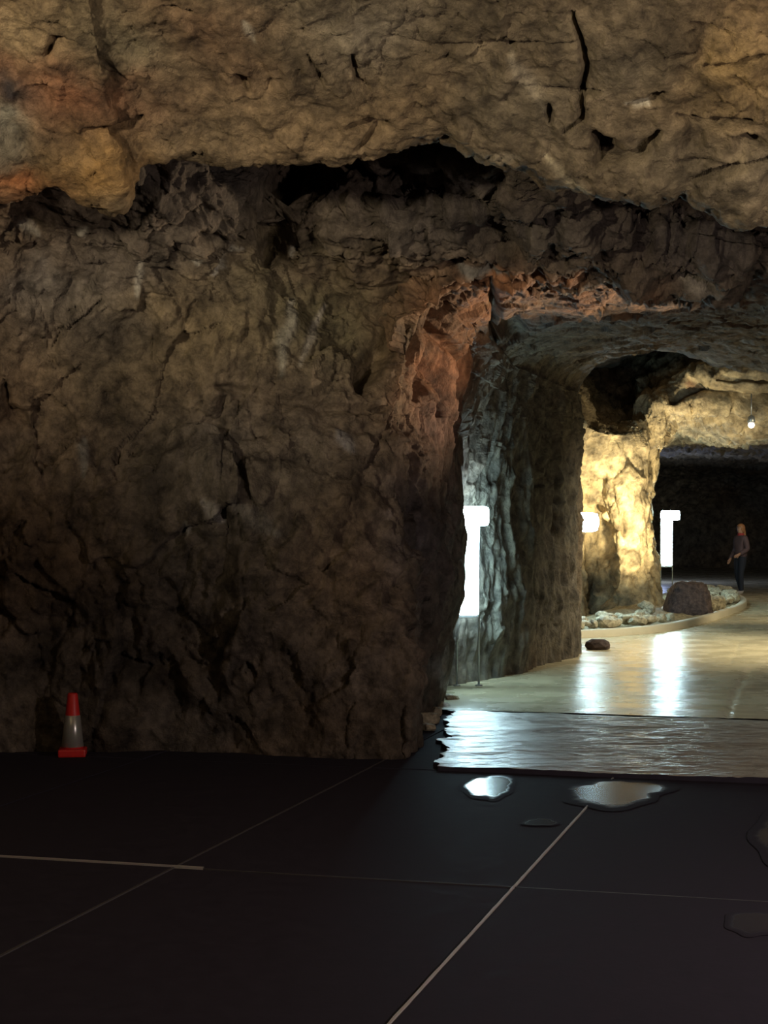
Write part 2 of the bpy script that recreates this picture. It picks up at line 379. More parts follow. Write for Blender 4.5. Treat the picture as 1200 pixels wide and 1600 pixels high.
# ================================================================== LEFT WALL, ARCH AND PASSAGE
ZR = [-0.15, 0.5, 1.15, 1.8, 2.35]
def low(pxs, ds):
    return [PZ(px, z, d) for px, z, d in zip(pxs, ZR, ds)]
def right(y, x=7.5, zt=3.4):
    return [Wd(x - 2.2, y, zt), Wd(x, y, 2.2), Wd(x, y, -0.2)]
netW = [
    [Wd(-7.5, 5.5, z) for z in ZR] + [Wd(-7.3, 6, 3.2), Wd(-6.5, 8, 4.6), Wd(-3, 13.5, 5.5), Wd(1, 14, 5.6), Wd(2.2, 14, 5.6), Wd(3.5, 14, 5.6)] + right(12.6, 8.6, 4.8),
    low([-700] * 5, [9.8] * 5) + [P(-650, 330, 9.9), P(-400, 240, 11.4), P(330, 150, 14.2), P(850, 170, 14.2), P(1030, 170, 14.2), P(1240, 170, 14.2)] + right(12.5, 8.4, 4.7),
    low([-180] * 5, [11.55, 11.6, 11.7, 11.75, 11.8]) + [P(-170, 330, 10.9), P(190, 225, 10.9), P(440, 250, 13.0), P(850, 250, 10.9), P(1030, 240, 12.6), P(1230, 260, 12.6)] + right(12.5, 8.2, 4.5),
    low([150, 148, 150, 152, 155], [11.93, 11.98, 11.92, 11.85, 12.1]) + [P(165, 400, 11.65), P(300, 300, 11.25), P(540, 290, 12.7), P(865, 292, 11.2), P(1030, 325, 12.4), P(1220, 352, 12.4)] + right(12.4, 8.0, 4.1),
    low([400, 400, 402, 404, 404], [11.7, 11.8, 11.85, 11.88, 12.15]) + [P(395, 480, 12.1), P(425, 404, 12.35), P(610, 335, 11.9), P(880, 345, 11.6), P(1030, 362, 11.8), P(1215, 388, 11.8)] + right(12.4, 7.8, 3.8),
    low([560, 560, 560, 556, 552], [11.5, 11.6, 11.75, 11.95, 12.2]) + [P(548, 570, 12.3), P(572, 475, 12.5), P(676, 385, 12.1), P(893, 395, 11.95), P(1035, 400, 11.95), P(1210, 412, 12.0)] + right(12.4, 7.6, 3.5),
    low([634, 636, 634, 628, 620], [11.45, 11.6, 11.85, 12.1, 12.35]) + [P(622, 640, 12.4), P(646, 518, 12.45), P(712, 462, 12.4), P(900, 428, 12.3), P(1040, 430, 12.3), P(1205, 432, 12.3)] + right(12.6, 7.5, 3.2),
    low([632, 630, 626, 618, 608], [12.0, 12.1, 12.3, 12.5, 12.75]) + [P(608, 634, 12.75), P(628, 500, 12.8), P(700, 438, 12.75), P(900, 408, 12.7), P(1040, 410, 12.7), P(1205, 413, 12.7)] + right(12.8, 7.5, 3.3),
    low([630, 646, 668, 670, 664], [13.0, 13.1, 13.1, 13.2, 13.3]) + [P(660, 640, 13.3), P(680, 512, 13.2), P(742, 462, 13.1), P(905, 440, 12.9), P(1042, 448, 12.9), P(1203, 450, 12.9)] + right(13.2, 7.5, 3.3),
    low([672, 698, 712, 712, 705], [14.6, 14.9, 15.1, 15.2, 15.0]) + [P(708, 640, 14.6), P(728, 540, 14.3), P(785, 496, 14.2), P(915, 485, 14.2), P(1048, 486, 14.2), P(1202, 486, 14.2)] + right(14.6, 7.5, 3.4),
    low([688, 694, 697, 704, 712], [16.3, 16.4, 16.5, 16.4, 16.0]) + [P(730, 640, 15.6), P(758, 560, 15.5), P(815, 520, 15.5), P(925, 508, 15.6), P(1050, 506, 15.6), P(1201, 508, 15.6)] + right(16, 7.6, 3.4),
    low([740, 742, 745, 746, 748], [16.95, 16.9, 16.9, 16.9, 16.8]) + [P(756, 640, 16.7), P(782, 568, 16.7), P(832, 535, 16.8), P(932, 524, 16.9), P(1052, 520, 16.9), P(1201, 524, 16.9)] + right(17, 7.7, 3.4),
    low([800, 803, 806, 806, 806], [17.7, 17.6, 17.7, 17.8, 17.9]) + [P(806, 640, 17.9), P(820, 580, 18.0), P(856, 550, 18.1), P(940, 536, 18.2), P(1052, 532, 18.2), P(1201, 540, 18.2)] + right(18.2, 8.0, 3.4),
    low([868, 866, 864, 862, 860], [19.5, 19.5, 19.6, 19.7, 19.7]) + [P(860, 640, 19.7), P(868, 596, 19.8), P(890, 568, 19.8), P(950, 546, 19.8), P(1052, 540, 19.8), P(1201, 556, 19.8)] + right(19.8, 8.6, 3.4),
    low([906, 905, 904, 901, 897], [21.0, 21.0, 21.1, 21.1, 21.1]) + [P(893, 640, 21.1), P(896, 612, 21.1), P(912, 586, 21.1), P(962, 555, 21.1), P(1050, 550, 21.1), P(1200, 578, 21.1)] + right(21.3, 9.2, 3.4),
    low([904, 902, 900, 896, 890], [21.7] * 5) + [P(886, 632, 21.7), P(890, 600, 21.6), P(908, 566, 21.5), P(962, 532, 21.4), P(1055, 526, 21.4), P(1205, 550, 21.4)] + right(21.8, 9.6, 3.9),
    low([850] * 5, [23.0] * 5) + [P(840, 560, 23.0), P(850, 500, 22.6), P(890, 460, 22.4), P(960, 430, 22.2), P(1060, 425, 22.2), P(1210, 440, 22.2)] + right(23, 10, 4.6),
]
gW, tuW, tvW = loft(netW, 3.2, 110)
grW = [([(510, 268), (600, 262), (700, 258)], 8, 0.15), ([(160, 470), (100, 520), (82, 550)], 3, 0.06), ([(10, 590), (15, 630), (50, 665)], 5, 0.09),
       ([(220, 455), (270, 462)], 3, 0.05), ([(305, 470), (290, 500)], 5, 0.06), ([(255, 375), (310, 365), (380, 370)], 5, 0.10), ([(240, 335), (290, 330), (310, 325)], 5, 0.08),
       ([(135, 780), (165, 760)], 4, 0.06), ([(425, 400), (432, 350), (440, 300), (470, 270)], 24, 0.32), ([(340, 400), (355, 395)], 8, .08),
       ([(640, 620), (700, 480)], 9, 0.12), ([(770, 530), (775, 480), (765, 440)], 5, 0.12), ([(700, 640), (705, 560), (685, 520)], 6, 0.14), ([(665, 650), (668, 580), (660, 530)], 5, 0.12),
       ([(780, 515), (820, 500)], 9, 0.16), ([(720, 620), (735, 560), (740, 500)], 4, .07), ([(570, 600), (615, 500), (650, 440), (705, 415)], 20, 0.26), ([(350, 620), (340, 660), (310, 690)], 8, 0.06),
       ([(600, 640), (500, 640), (380, 612), (340, 600)], 9, 0.08)]
# diagonal bedding on the wall: noise stretched along a slanted axis
def att_wall(p):
    a = 1.0 - 0.55 * sstep(p[:, 1], 12.5, 13.4)
    a = a * (1.0 - 0.5 * sstep(-p[:, 2], -0.7, -0.2))
    return a - 0.2 * sstep(p[:, 1], 14.0, 14.8) * sstep(-p[:, 1], -17.0, -16.2) * (p[:, 2] < 3)
gW2, hW = roughen(gW, 0.29, 1.0, grW, 11, (1.0, 0.8, 0.75), 1.15, [((430, 900), 60, 160, 0.6, 0.18), ((340, 760), 40, 130, -0.6, 0.14), ((180, 1130), 50, 60, 0, 0.14), ((120, 700), 50, 90, 0.2, 0.10)], 0.7, 1.2, att_wall)
p = gW.reshape(-1, 3); n = grid_normals(gW).reshape(-1, 3)
if (n * (np.array([0.6, 0, 1.6]) - p)).sum() < 0: n = -n
sl = np.stack([p[:, 0] * 0.8 + p[:, 2] * 0.6, p[:, 1] * 0.5, (p[:, 2] * 0.8 - p[:, 0] * 0.6) * 0.22], 1)
up = np.stack([p[:, 0], p[:, 1], p[:, 2] * 0.25], 1)
wl = sstep(-p[:, 1], -13.5, -12.2)
hh = 0.10 * ridged(sl * 3.2 + 4, 3) * wl + (0.20 * ridged(up * 2.3 + 8, 3) + 0.10 * fbm(up * 4.5, 3)) * (1 - wl) * (p[:, 2] < 3.3)
qW = proj(p)
lint = sstep(p[:, 2], 2.9, 3.2) * sstep(-p[:, 1], -13.2, -12.6) * sstep(qW[:, 0] + 0.8 * (400 - qW[:, 1]), 380, 520)
lay = np.stack([p[:, 0] * 0.55, p[:, 1], p[:, 2] * 1.6 + 0.25 * p[:, 0]], 1)
hh = hh + lint * (0.16 * ridged(lay * 2.6 + 3, 4) + 0.10 * fbm(lay * 6.0, 3))
gW2 = gW2 + (n * hh[:, None]).reshape(gW2.shape)
ORG = (0.40, 0.145, 0.046)
zW = [((770, 900), 34, 190, 0, (0.26, 0.27, 0.245), 1.0), ((90, 460), 140, 90, 0, (0.15, 0.135, 0.12), 0.8), ((330, 520), 220, 100, -0.3, (0.20, 0.160, 0.098), 0.9), ((520, 490), 120, 90, 0.5, (0.165, 0.15, 0.088), 0.9), ((770, 470), 60, 40, -0.5, ORG, 1.1), ((890, 455), 130, 28, 0.0, ORG, 0.9), ((690, 570), 48, 95, 0.2, (0.28, 0.115, 0.052), 1.0), ((680, 680), 45, 80, 0, (0.15, 0.075, 0.055), 0.9), ((1040, 470), 150, 34, 0.1, (0.15, 0.085, 0.048), 1.0), ((1020, 510), 270, 46, 0, (0.10, 0.056, 0.028), 1.3),  # first zone paints the lit post's pale glow onto the rock beside it
      
      ((60, 860), 90, 100, 0, (0.115, 0.08, 0.048), 0.9), ((300, 300), 130, 60, 0, (0.095, 0.080, 0.068), 0.9), ((420, 850), 120, 220, 0.5, (0.085, 0.075, 0.060), 0.6), ((20, 640), 40, 40, 0, (0.16, 0.10, 0.06), .8),  # zones low on the wall deepen its shade with darker colour
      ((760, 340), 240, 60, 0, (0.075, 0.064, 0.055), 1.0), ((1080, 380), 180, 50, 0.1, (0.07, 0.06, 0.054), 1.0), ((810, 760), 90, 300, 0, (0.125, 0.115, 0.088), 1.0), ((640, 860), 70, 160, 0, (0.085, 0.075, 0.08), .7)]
PAL = (0.42, 0.40, 0.34)
stW = [([(218, 395), (214, 455)], 4, PAL), ([(330, 432), (338, 415), (352, 398), (360, 385)], 4, (0.6, 0.58, 0.52)), ([(300, 388), (302, 405)], 5, PAL), ([(352, 388), (378, 388)], 3, PAL), ([(345, 420), (352, 410)], 6, PAL),
       ([(455, 470), (452, 510), (440, 535), (436, 590)], 8, (0.30, 0.29, 0.24)), ([(510, 475), (490, 520), (465, 575)], 5, (0.36, 0.34, 0.29)), ([(30, 360), (60, 372)], 5, PAL), ([(120, 370), (135, 360)], 5, PAL),
       ([(135, 690), (130, 745)], 6, (0.2, 0.19, 0.17)), ([(325, 785), (350, 812)], 7, (0.26, 0.25, 0.23)), ([(292, 815), (295, 832)], 5, (0.3, 0.29, 0.27)), ([(530, 680), (548, 720)], 8, (.2, .19, .19)), ([(370, 790), (440, 840)], 10, (.16, .15, .13)),
       ([(605, 800), (606, 810)], 6, (.3, .25, .22)), ([(512, 748), (518, 752)], 4, (.4, .34, .26)), ([(690, 1010), (678, 1040), (690, 1075)], 6, (.3, .3, .3)), ([(455, 395), (462, 370)], 4, PAL), ([(700, 415), (795, 420)], 5, (.2, .19, .17)), ([(1060, 410), (1130, 420)], 8, (.22, .2, .17))]
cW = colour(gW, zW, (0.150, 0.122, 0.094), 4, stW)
U = 0.5 * (tuW[:-1] + tuW[1:])[:, None] + 0 * tvW[None, :-1]; V = 0.5 * (tvW[:-1] + tvW[1:])[None, :] + 0 * tuW[:-1, None]
isw = V < 6.4
near = U < 9.5
rgt = V > 11.5
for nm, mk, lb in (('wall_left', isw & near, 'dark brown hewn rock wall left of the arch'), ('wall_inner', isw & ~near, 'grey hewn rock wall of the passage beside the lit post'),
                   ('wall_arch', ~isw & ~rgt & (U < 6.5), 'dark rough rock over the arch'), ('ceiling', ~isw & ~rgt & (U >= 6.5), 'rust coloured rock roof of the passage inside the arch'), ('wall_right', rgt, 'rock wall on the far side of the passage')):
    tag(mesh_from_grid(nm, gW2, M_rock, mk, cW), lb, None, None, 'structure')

# ================================================================== BACK CHAMBER: LIT PILLAR, LINTEL, DARK TUNNEL
def prow(pys, xs, ds):
    return [P(x, y, d) for x, y, d in zip(xs, pys, ds)]
PY = [958, 900, 850, 800, 745, 700]
def st(xs, ds, rest):
    r = []
    for i, (x, y, d) in enumerate(zip(xs, PY, ds)):
        r.append(PZ(x, -0.1, d) if i == 0 else P(x, y, d))
    return r + rest
def rightB(y, x, zt): return [Wd(x, y, zt), Wd(x + 2.5, y, zt * 0.6), Wd(x + 2.5, y, -0.2)]
netP = [
    st([780] * 6, [25.5] * 6, [P(780, 640, 26), P(800, 560, 29), P(860, 500, 33), P(960, 450, 34), P(1100, 420, 34), P(1240, 420, 34)] + rightB(31, 12, 5)),
    st([850] * 6, [27.5] * 6, [P(850, 645, 27.5), P(900, 610, 30), P(960, 590, 33), P(1020, 540, 33), P(1085, 510, 32), P(1220, 510, 32)] + rightB(30.6, 11.5, 4.6)),
    st([903, 900, 898, 893, 890, 888], [28.6, 28.7, 28.7, 28.7, 28.6, 28.4], [P(886, 655, 28.2), P(935, 655, 30.2), P(984, 668, 30.8), P(1008, 628, 30.8), P(1042, 600, 30.6), P(1092, 574, 30.2), P(1205, 580, 30.0)][0:6] + [] + rightB(30.3, 11, 4.4)),
    st([916, 914, 912, 912, 908, 908], [30.5, 30.7, 30.6, 30.2, 29.5, 29.0], [P(918, 668, 28.8), P(955, 670, 29.8), P(996, 662, 30.2), P(1018, 622, 30.2), P(1054, 606, 30.1), P(1110, 584, 29.6)] + rightB(30.0, 10.8, 4.2)),
    st([928, 934, 938, 936, 936, 938], [30.3, 30.6, 30.6, 30.2, 29.6, 29.2], [P(950, 680, 29.1), P(975, 678, 29.7), P(1006, 660, 29.9), P(1026, 628, 29.9), P(1066, 622, 29.8), P(1128, 610, 29.5)] + rightB(29.9, 10.6, 4.0)),
    st([962, 968, 970, 972, 976, 982], [29.4, 29.6, 29.7, 29.6, 29.5, 29.5], [P(990, 682, 29.6), P(1006, 680, 29.8), P(1022, 664, 29.9), P(1036, 634, 29.8), P(1076, 634, 29.8), P(1140, 640, 29.7)] + rightB(29.9, 10.4, 3.7)),
    st([1024, 1015, 1011, 1009, 1010, 1013], [29.7, 29.9, 30.0, 29.9, 29.9, 29.9], [P(1018, 690, 30), P(1024, 682, 30.0), P(1034, 666, 30.0), P(1044, 642, 30.0), P(1084, 648, 30.1), P(1150, 664, 30.1)] + rightB(30.1, 10.3, 3.5)),
    st([1034, 1026, 1021, 1018, 1019, 1023], [30.4, 30.5, 30.5, 30.5, 30.5, 30.5], [P(1031, 692, 30.5), P(1033, 682, 30.5), P(1039, 664, 30.5), P(1052, 652, 30.5), P(1090, 660, 30.7), P(1154, 682, 30.7)] + rightB(30.7, 10.2, 3.3)),
    st([1028, 1022, 1018, 1016, 1016, 1020], [31.6] * 6, [P(1030, 695, 31.8), P(1034, 688, 32), P(1042, 676, 32), P(1056, 668, 32), P(1092, 674, 32), P(1154, 690, 32)] + rightB(32, 10.2, 3.4)),
    [Wd(3.9, 35, z) for z in (-.1, .5, 1.2, 1.9, 2.4, 2.8)] + [Wd(4.0, 35, 3.1), Wd(4.3, 35, 3.3), Wd(4.8, 35, 3.45), Wd(5.4, 35, 3.5), Wd(6.3, 35, 3.5), Wd(7.6, 35, 3.5)] + rightB(35, 10.2, 3.4),
    [Wd(3.2, 45, z) for z in (-.1, .5, 1.2, 1.9, 2.4, 2.8)] + [Wd(3.3, 45, 3.2), Wd(3.8, 45, 3.5), Wd(4.6, 45, 3.6), Wd(5.4, 45, 3.7), Wd(6.8, 45, 3.7), Wd(8.6, 45, 3.7)] + rightB(45, 11.5, 3.5),
    [Wd(2.8, 62, z) for z in (-.1, .5, 1.2, 1.9, 2.4, 2.8)] + [Wd(3.0, 62, 3.2), Wd(3.8, 62, 3.6), Wd(5, 62, 3.8), Wd(6.4, 62, 3.9), Wd(8.6, 62, 3.9), Wd(11, 62, 3.8)] + rightB(62, 15, 3.5),
    [Wd(8.0, 66, z) for z in (-0.4, .3, 0.8, 1.2, 1.4, 1.5)] + [Wd(8.2, 66, 1.6), Wd(8.4, 66, 1.7), Wd(8.7, 66, 1.75), Wd(9, 66, 1.8), Wd(9.4, 66, 1.8), Wd(9.8, 66, 1.7)] + [Wd(10.2, 66, 1.5), Wd(10.8, 66, 1.0), Wd(11.0, 66, -.4)],
]
gP, tuP, tvP = loft(netP, 2.8, 70)
gP2, hP = roughen(gP, 0.24, 1.1, [([(935, 800), (950, 880), (935, 960)], 9, 0.25), ([(930, 760), (940, 770)], 8, .15), ([(900, 720), (940, 690)], 5, .1), ([(975, 800), (978, 840)], 5, .18), ([(960, 930), (962, 945)], 6, .16), ([(1014, 690), (1018, 760), (1024, 820), (1020, 900)], 4, 0.10), ([(1050, 625), (1085, 606), (1130, 610), (1175, 622), (1215, 620)], 9, 0.38), ([(1085, 655), (1130, 652), (1180, 668)], 6, 0.22), ([(1120, 590), (1170, 594), (1210, 602)], 4, 0.15)], 23, (1, 1, 0.55), 1.3)
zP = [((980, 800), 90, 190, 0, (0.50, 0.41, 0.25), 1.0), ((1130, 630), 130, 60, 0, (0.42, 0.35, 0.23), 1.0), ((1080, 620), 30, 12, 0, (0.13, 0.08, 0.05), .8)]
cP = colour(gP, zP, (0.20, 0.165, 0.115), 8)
U = 0.5 * (tuP[:-1] + tuP[1:])[:, None] + 0 * tvP[None, :-1]; V = 0.5 * (tvP[:-1] + tvP[1:])[None, :] + 0 * tuP[:-1, None]
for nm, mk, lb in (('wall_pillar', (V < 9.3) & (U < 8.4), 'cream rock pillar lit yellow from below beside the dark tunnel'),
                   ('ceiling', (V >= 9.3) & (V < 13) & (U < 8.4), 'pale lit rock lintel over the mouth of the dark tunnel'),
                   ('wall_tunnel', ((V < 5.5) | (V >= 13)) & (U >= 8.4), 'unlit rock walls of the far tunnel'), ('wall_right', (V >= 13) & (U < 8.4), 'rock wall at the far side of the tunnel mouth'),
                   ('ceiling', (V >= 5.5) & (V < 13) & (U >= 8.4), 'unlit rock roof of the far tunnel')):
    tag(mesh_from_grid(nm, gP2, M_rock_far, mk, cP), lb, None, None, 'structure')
# high dark roof between the passage and the pillar
netR = [[(x, y, z + 0.2 * math.sin(x * 1.3 + y)) for y, z in ((20.5, 4.6), (22, 4.9), (25, 5.0), (28, 5.0), (31, 4.9), (34, 5.2))] for x in (-2, 1, 2.5, 4, 5.5, 7, 9, 13)]
gR, a, b = loft(netR, 5, 60)
gR2, h = roughen(gR, 0.2, 1.3, (), 31)
tag(mesh_from_grid('ceiling', gR2, M_rock_far, None, colour(gR, (), (0.09, 0.075, 0.06), 9)), 'dark high rock roof above the lit pillar', None, None, 'structure')

# ================================================================== FLOORS
UD = np.array([0.265, 0.964]); ND = np.array([0.964, -0.265])
def nt2xy(n, t): return n * ND + t * UD
N0, DN, T0, DT = -1.405, 1.625, 7.29, 3.37
floor = bpy.data.objects.new('floor', None)
bm = bmesh.new()
c = [nt2xy(n, t) for n, t in ((-14, -9), (9, -9), (9, 10.72), (1.2, 10.72), (1.2, 16.2), (-14, 16.2))]
lo_ = [bm.verts.new((x, y, -0.30)) for x, y in c]; hi_ = [bm.verts.new((x, y, -0.06)) for x, y in c]
bm.faces.new(hi_); bm.faces.new(lo_[::-1])
for k in range(len(c)): bm.faces.new((lo_[k], lo_[(k + 1) % len(c)], hi_[(k + 1) % len(c)], hi_[k]))
floor = bm_obj('floor', bm, M_slab)
tag(floor, 'dark concrete slab floor of the near chamber', None, None, 'structure')
gap = 0.010
for i in range(-5, 5):
    for j in range(-3, 2):
        n0, n1 = N0 + i * DN, N0 + (i + 1) * DN; t0, t1 = T0 + j * DT, T0 + (j + 1) * DT
        if j == 1:
            t1 = T0 + 2 * DT
            if n0 > -2.0: continue
        if n0 < -9.6: continue
        bm = bmesh.new(); box(bm, n0 + gap, n1 - gap, t0 + gap, t1 - gap, -0.06, 0.0 + 0.003 * math.sin(i * 3.1 + j * 5.7))
        for v in bm.verts:
            xy = nt2xy(v.co.x, v.co.y); v.co.x, v.co.y = xy
        bm_obj('slab', bm, M_slab, floor)
def strip(n0, t0, n1, t1, w_, z, mat, name):
    a = nt2xy(n0, t0); b = nt2xy(n1, t1); dv = (b - a) / np.linalg.norm(b - a); pv = np.array([-dv[1], dv[0]])
    bm = bmesh.new(); L = np.linalg.norm(b - a); K = max(2, int(L / 0.08)); r = random.Random(int(abs(n0 * 100)) + int(t0 * 10))
    tops = []
    for k in range(K + 1):
        c = a + dv * L * k / K; wl_ = w_ * (0.75 + 0.5 * r.random()); wr = w_ * (0.75 + 0.5 * r.random())
        tops.append([bm.verts.new((*(c + pv * wl_), -0.02)), bm.verts.new((*(c + pv * wl_ * 0.6), z)), bm.verts.new((*(c - pv * wr * 0.6), z)), bm.verts.new((*(c - pv * wr), -0.02))])
    for u, v in zip(tops, tops[1:]):
        for q in range(3): bm.faces.new((u[q], u[q + 1], v[q + 1], v[q]))
    return bm_obj(name, bm, mat, floor)
strip(N0, 1.0, N0, 10.62, 0.008, 0.005, M_seal, 'joint_seal')
strip(N0 - DN, 1.0, N0 - DN, 11.5, 0.010, 0.002, M_seal_dark, 'joint_seal')
strip(N0 - DN + 0.15, T0, N0 - DN * 4, T0, 0.011, 0.010, M_seal, 'joint_seal')
strip(N0 - DN + 0.15, T0, N0 + DN * 4, T0, 0.008, 0.002, M_seal_dark, 'joint_seal')

# rough wet slab in the mouth of the passage
TE, TM = 10.66, 13.92
def gridfloor(n_lo, n_hi, ts, nn, zfun, leftedge=None, rightedge=None):
    ns = np.linspace(0, 1, nn); g = np.zeros((len(ts), nn, 3))
    for k, t in enumerate(ts):
        nl = n_lo if leftedge is None else leftedge(t)
        nh = n_hi if rightedge is None else rightedge(t)
        n = nl + (nh - nl) * ns ** 1.25
        xy = n[:, None] * ND + t * UD
        g[k, :, :2] = xy
    p = g.reshape(-1, 3); p[:, 2] = zfun(p); return p.reshape(g.shape)
def left_n(t):
    d = t                                         # edge from (690,1203) to (704,1112)
    xy0 = np.array(G(690, 1203)); xy1 = np.array(G(702, 1112)); n0 = xy0 @ ND; n1 = xy1 @ ND; t0 = xy0 @ UD; t1 = xy1 @ UD
    f = (t - t0) / (t1 - t0)
    wob = vnoise(np.array([[t * 4.0, 3.3, 1.1]]))[0] * 0.10 + vnoise(np.array([[t * 13.0, 9.3, 1.1]]))[0] * 0.07
    return n0 + f * (n1 - n0) + wob
ts = TE + (TM - TE) * np.linspace(0, 1, 260)
def z_rough(p):
    q = np.stack([p[:, 0] * 1.2, p[:, 1] * 4.5, 0 * p[:, 0]], 1)
    return 0.03 + 0.014 * fbm(q * 1.3, 4, 0.55) + 0.006 * fbm(q * 9 + 4, 2)
gA = gridfloor(0, 6.5, ts, 420, z_rough, left_n)
# close front and left edges down to the floor
def skirt(g, drop=0.13):
    f0 = g[:1].copy(); f0[..., 2] -= drop; f0[..., :2] += 0.03 * UD
    g = np.concatenate([f0, g], 0)
    l0 = g[:, :1].copy(); l0[..., 2] = -0.12; l0[..., :2] -= 0.03 * ND
    return np.concatenate([l0, g], 1)
o = mesh_from_grid('floor', skirt(gA), M_rough, None, None, True)
o.data.materials.append(M_slab); mi = np.zeros(len(o.data.polygons), np.int32); mi[:420] = 1; mi[::420] = 1; o.data.polygons.foreach_set('material_index', mi)  # edge faces take the dark slab colour so they look shaded
tag(o, 'rough wet pale concrete apron in the mouth of the passage', None, None, 'structure')
# smooth passage floor and road
ts = 1.0 / np.linspace(1 / (TM + 0.004), 1 / 72.0, 420)
def z_pass(p):
    q = np.stack([p[:, 0] * 0.8, p[:, 1] * 1.6, 0 * p[:, 0]], 1)
    z = 0.035 + 0.007 * fbm(q * 0.9 + 3, 3) + 0.006 * fbm(q * 5 + 3, 3) * sstep(p[:, 0] / p[:, 1], 0.16, 0.2)
    pr = proj(np.concatenate([p[:, :2], 0 * p[:, :1]], 1))
    for poly, wpx in (([(1138, 1124), (1148, 1090), (1172, 1050)], 5), ([(1150, 1026), (1200, 1022)], 3), ([(1140, 1040), (1155, 1010)], 3), ([(1110, 993), (1200, 995)], 3), ([(1170, 1042), (1200, 1040)], 2)):
        d, t = seg_dist(pr + 6 * np.stack([vnoise(q * 3), vnoise(q * 3 + 9)], 1), poly); z = z - 0.014 * np.exp(-(d / wpx * 1.3) ** 2)
    return z
gB = gridfloor(0, 0, ts, 460, z_pass, lambda t: (-0.6 - 0.265 * t) / 0.964, lambda t: (9.5 + 0.12 * t - 0.265 * t) / 0.964)
o = mesh_from_grid('floor', gB, M_pass, None, None, True)
tag(o, 'tan damp concrete floor of the passage leading to the tunnel', None, None, 'structure')

# ------------------------------------------------------------------ puddles
def puddle(cx, cy, rx, ry, lab, seed, rot=0.0, cut=None, mat=None):
    r = random.Random(seed); ctr = np.array(G(cx, cy)); n = 40; bm = bmesh.new(); top = []; bot = []
    xa = np.array(G(cx + rx, cy)) - ctr; ya = np.array(G(cx, cy - ry)) - ctr
    ph = [r.random() * 6.28 for _ in range(4)]
    for k in range(n):
        a = 2 * math.pi * k / n; s = 1 + 0.14 * math.sin(2 * a + ph[0]) + 0.09 * math.sin(3 * a + ph[1]) + 0.06 * math.sin(7 * a + ph[2])
        xy = xa * math.cos(a + rot) * s + ya * math.sin(a + rot) * s
        if cut is not None:
            xy2 = xy + ctr; e = xy2 @ UD
            if e > cut: xy = xy - (e - cut) * UD
        bot.append(xy)
    rings = []
    for f_, z_ in ((1.0, 0.004), (0.9, 0.0055), (0.78, 0.006), (0.6, 0.0065), (0.3, 0.0065)):
        rings.append([bm.verts.new((*(q_ * f_), z_)) for q_ in bot])
    for u_, v_ in zip(rings, rings[1:]):
        for k in range(n): bm.faces.new((u_[k], u_[(k + 1) % n], v_[(k + 1) % n], v_[k]))
    bm.faces.new(rings[-1])
    o = bm_obj('puddle', bm, mat or M_water); o.location = (ctr[0], ctr[1], 0.0)
    wv_ = np.repeat(np.array([0.0, 0.22, 0.5, 0.9, 1.0]), n); ca = o.data.color_attributes.new('tint', 'FLOAT_COLOR', 'POINT')
    ca.data.foreach_set('color', np.repeat(wv_, 4).astype(np.float32))
    tag(o, lab, 'puddle')
puddle(765, 1229, 40, 22, 'small bright puddle mirroring the nearest lit post before the apron', 1, 0, 10.60)
puddle(965, 1238, 92, 23, 'wide shallow oval puddle along the edge of the rough apron', 2, 0, 10.60, M_damp)
puddle(845, 1286, 26, 7, 'tiny oval puddle on the dark slab beside the pale joint', 3, 0, None, M_damp)
puddle(1185, 1443, 50, 22, 'puddle on the dark floor at the right edge of the photo, nearest of all', 4, 0, None, M_damp)
puddle(1240, 1310, 70, 50, 'long puddle at the right edge of the photo below the apron', 5, 0, None, M_damp)

# ================================================================== LIT POSTS
def light_post(px, d, lab, z0=0.05, pw=0.11, over=0.12, hh=0.175, bev=0.045):
    r = empty('light_post', PZ(px, z0, d)); tag(r, lab, 'lamp', 'lit posts along the passage')
    H = 1.74
    bm = bmesh.new(); box(bm, -pw, pw, -0.035, 0.035, 0.70, H - 0.01); bm_obj('light_panel', bm, M_glow, r, False, 0.012)
    bm = bmesh.new(); box(bm, -pw - 0.005, pw + over, -0.07 - bev * 0.6, 0.07 + bev * 0.6, H - hh, H + bev * 0.3); bm_obj('lamp_head', bm, M_glow, r, True, bev)
    for s in (-1, 1):
        bm = bmesh.new(); lathe(bm, [(0.010, 0.0), (0.010, H - 0.18)], 12, s * (pw + 0.012), 0.0); lg = bm_obj('leg', bm, M_metal, r, True)
        bm = bmesh.new(); lathe(bm, [(0.035, 0.0), (0.035, 0.012), (0.014, 0.018)], 16, s * (pw + 0.012), 0.0); bm_obj('foot_plate', bm, M_metal, lg)
    bm = bmesh.new(); box(bm, -pw - 0.01, pw + 0.01, -0.02, 0.02, 0.665, 0.70); bm_obj('bottom_rail', bm, M_metal, r, False, 0.004)
    return r
light_post(731, 16.25, 'lit cold white post tucked behind the dark rock corner', 0.05, 0.095, 0.11)
light_post(1041.5, 32.0, 'lit cold white post between the bright pillar and the boulder', 0.17, 0.10, 0.15)
light_post(883, 25.0, 'lit lamp head peeping out behind the grey passage wall', 0.05, 0.10, 0.405, 0.26, 0.11)

# small lamp under the lintel
bm = bmesh.new(); bmesh.ops.create_uvsphere(bm, u_segments=16, v_segments=10, radius=0.055)
r = empty('ceiling_spot', P(1174, 664, 29.2)); tag(r, 'small bright white lamp under the pale rock lintel', 'lamp')
bm_obj('bulb', bm, M_spot, r, True)
bm = bmesh.new(); lathe(bm, [(0.035, 0.03), (0.07, 0.05), (0.06, 0.14), (0.02, 0.17)], 16); bm_obj('lamp_housing', bm, M_metal, r, True)
bm = bmesh.new(); lathe(bm, [(0.012, 0.16), (0.012, 0.55)], 8); bm_obj('stem', bm, M_metal, r, True)

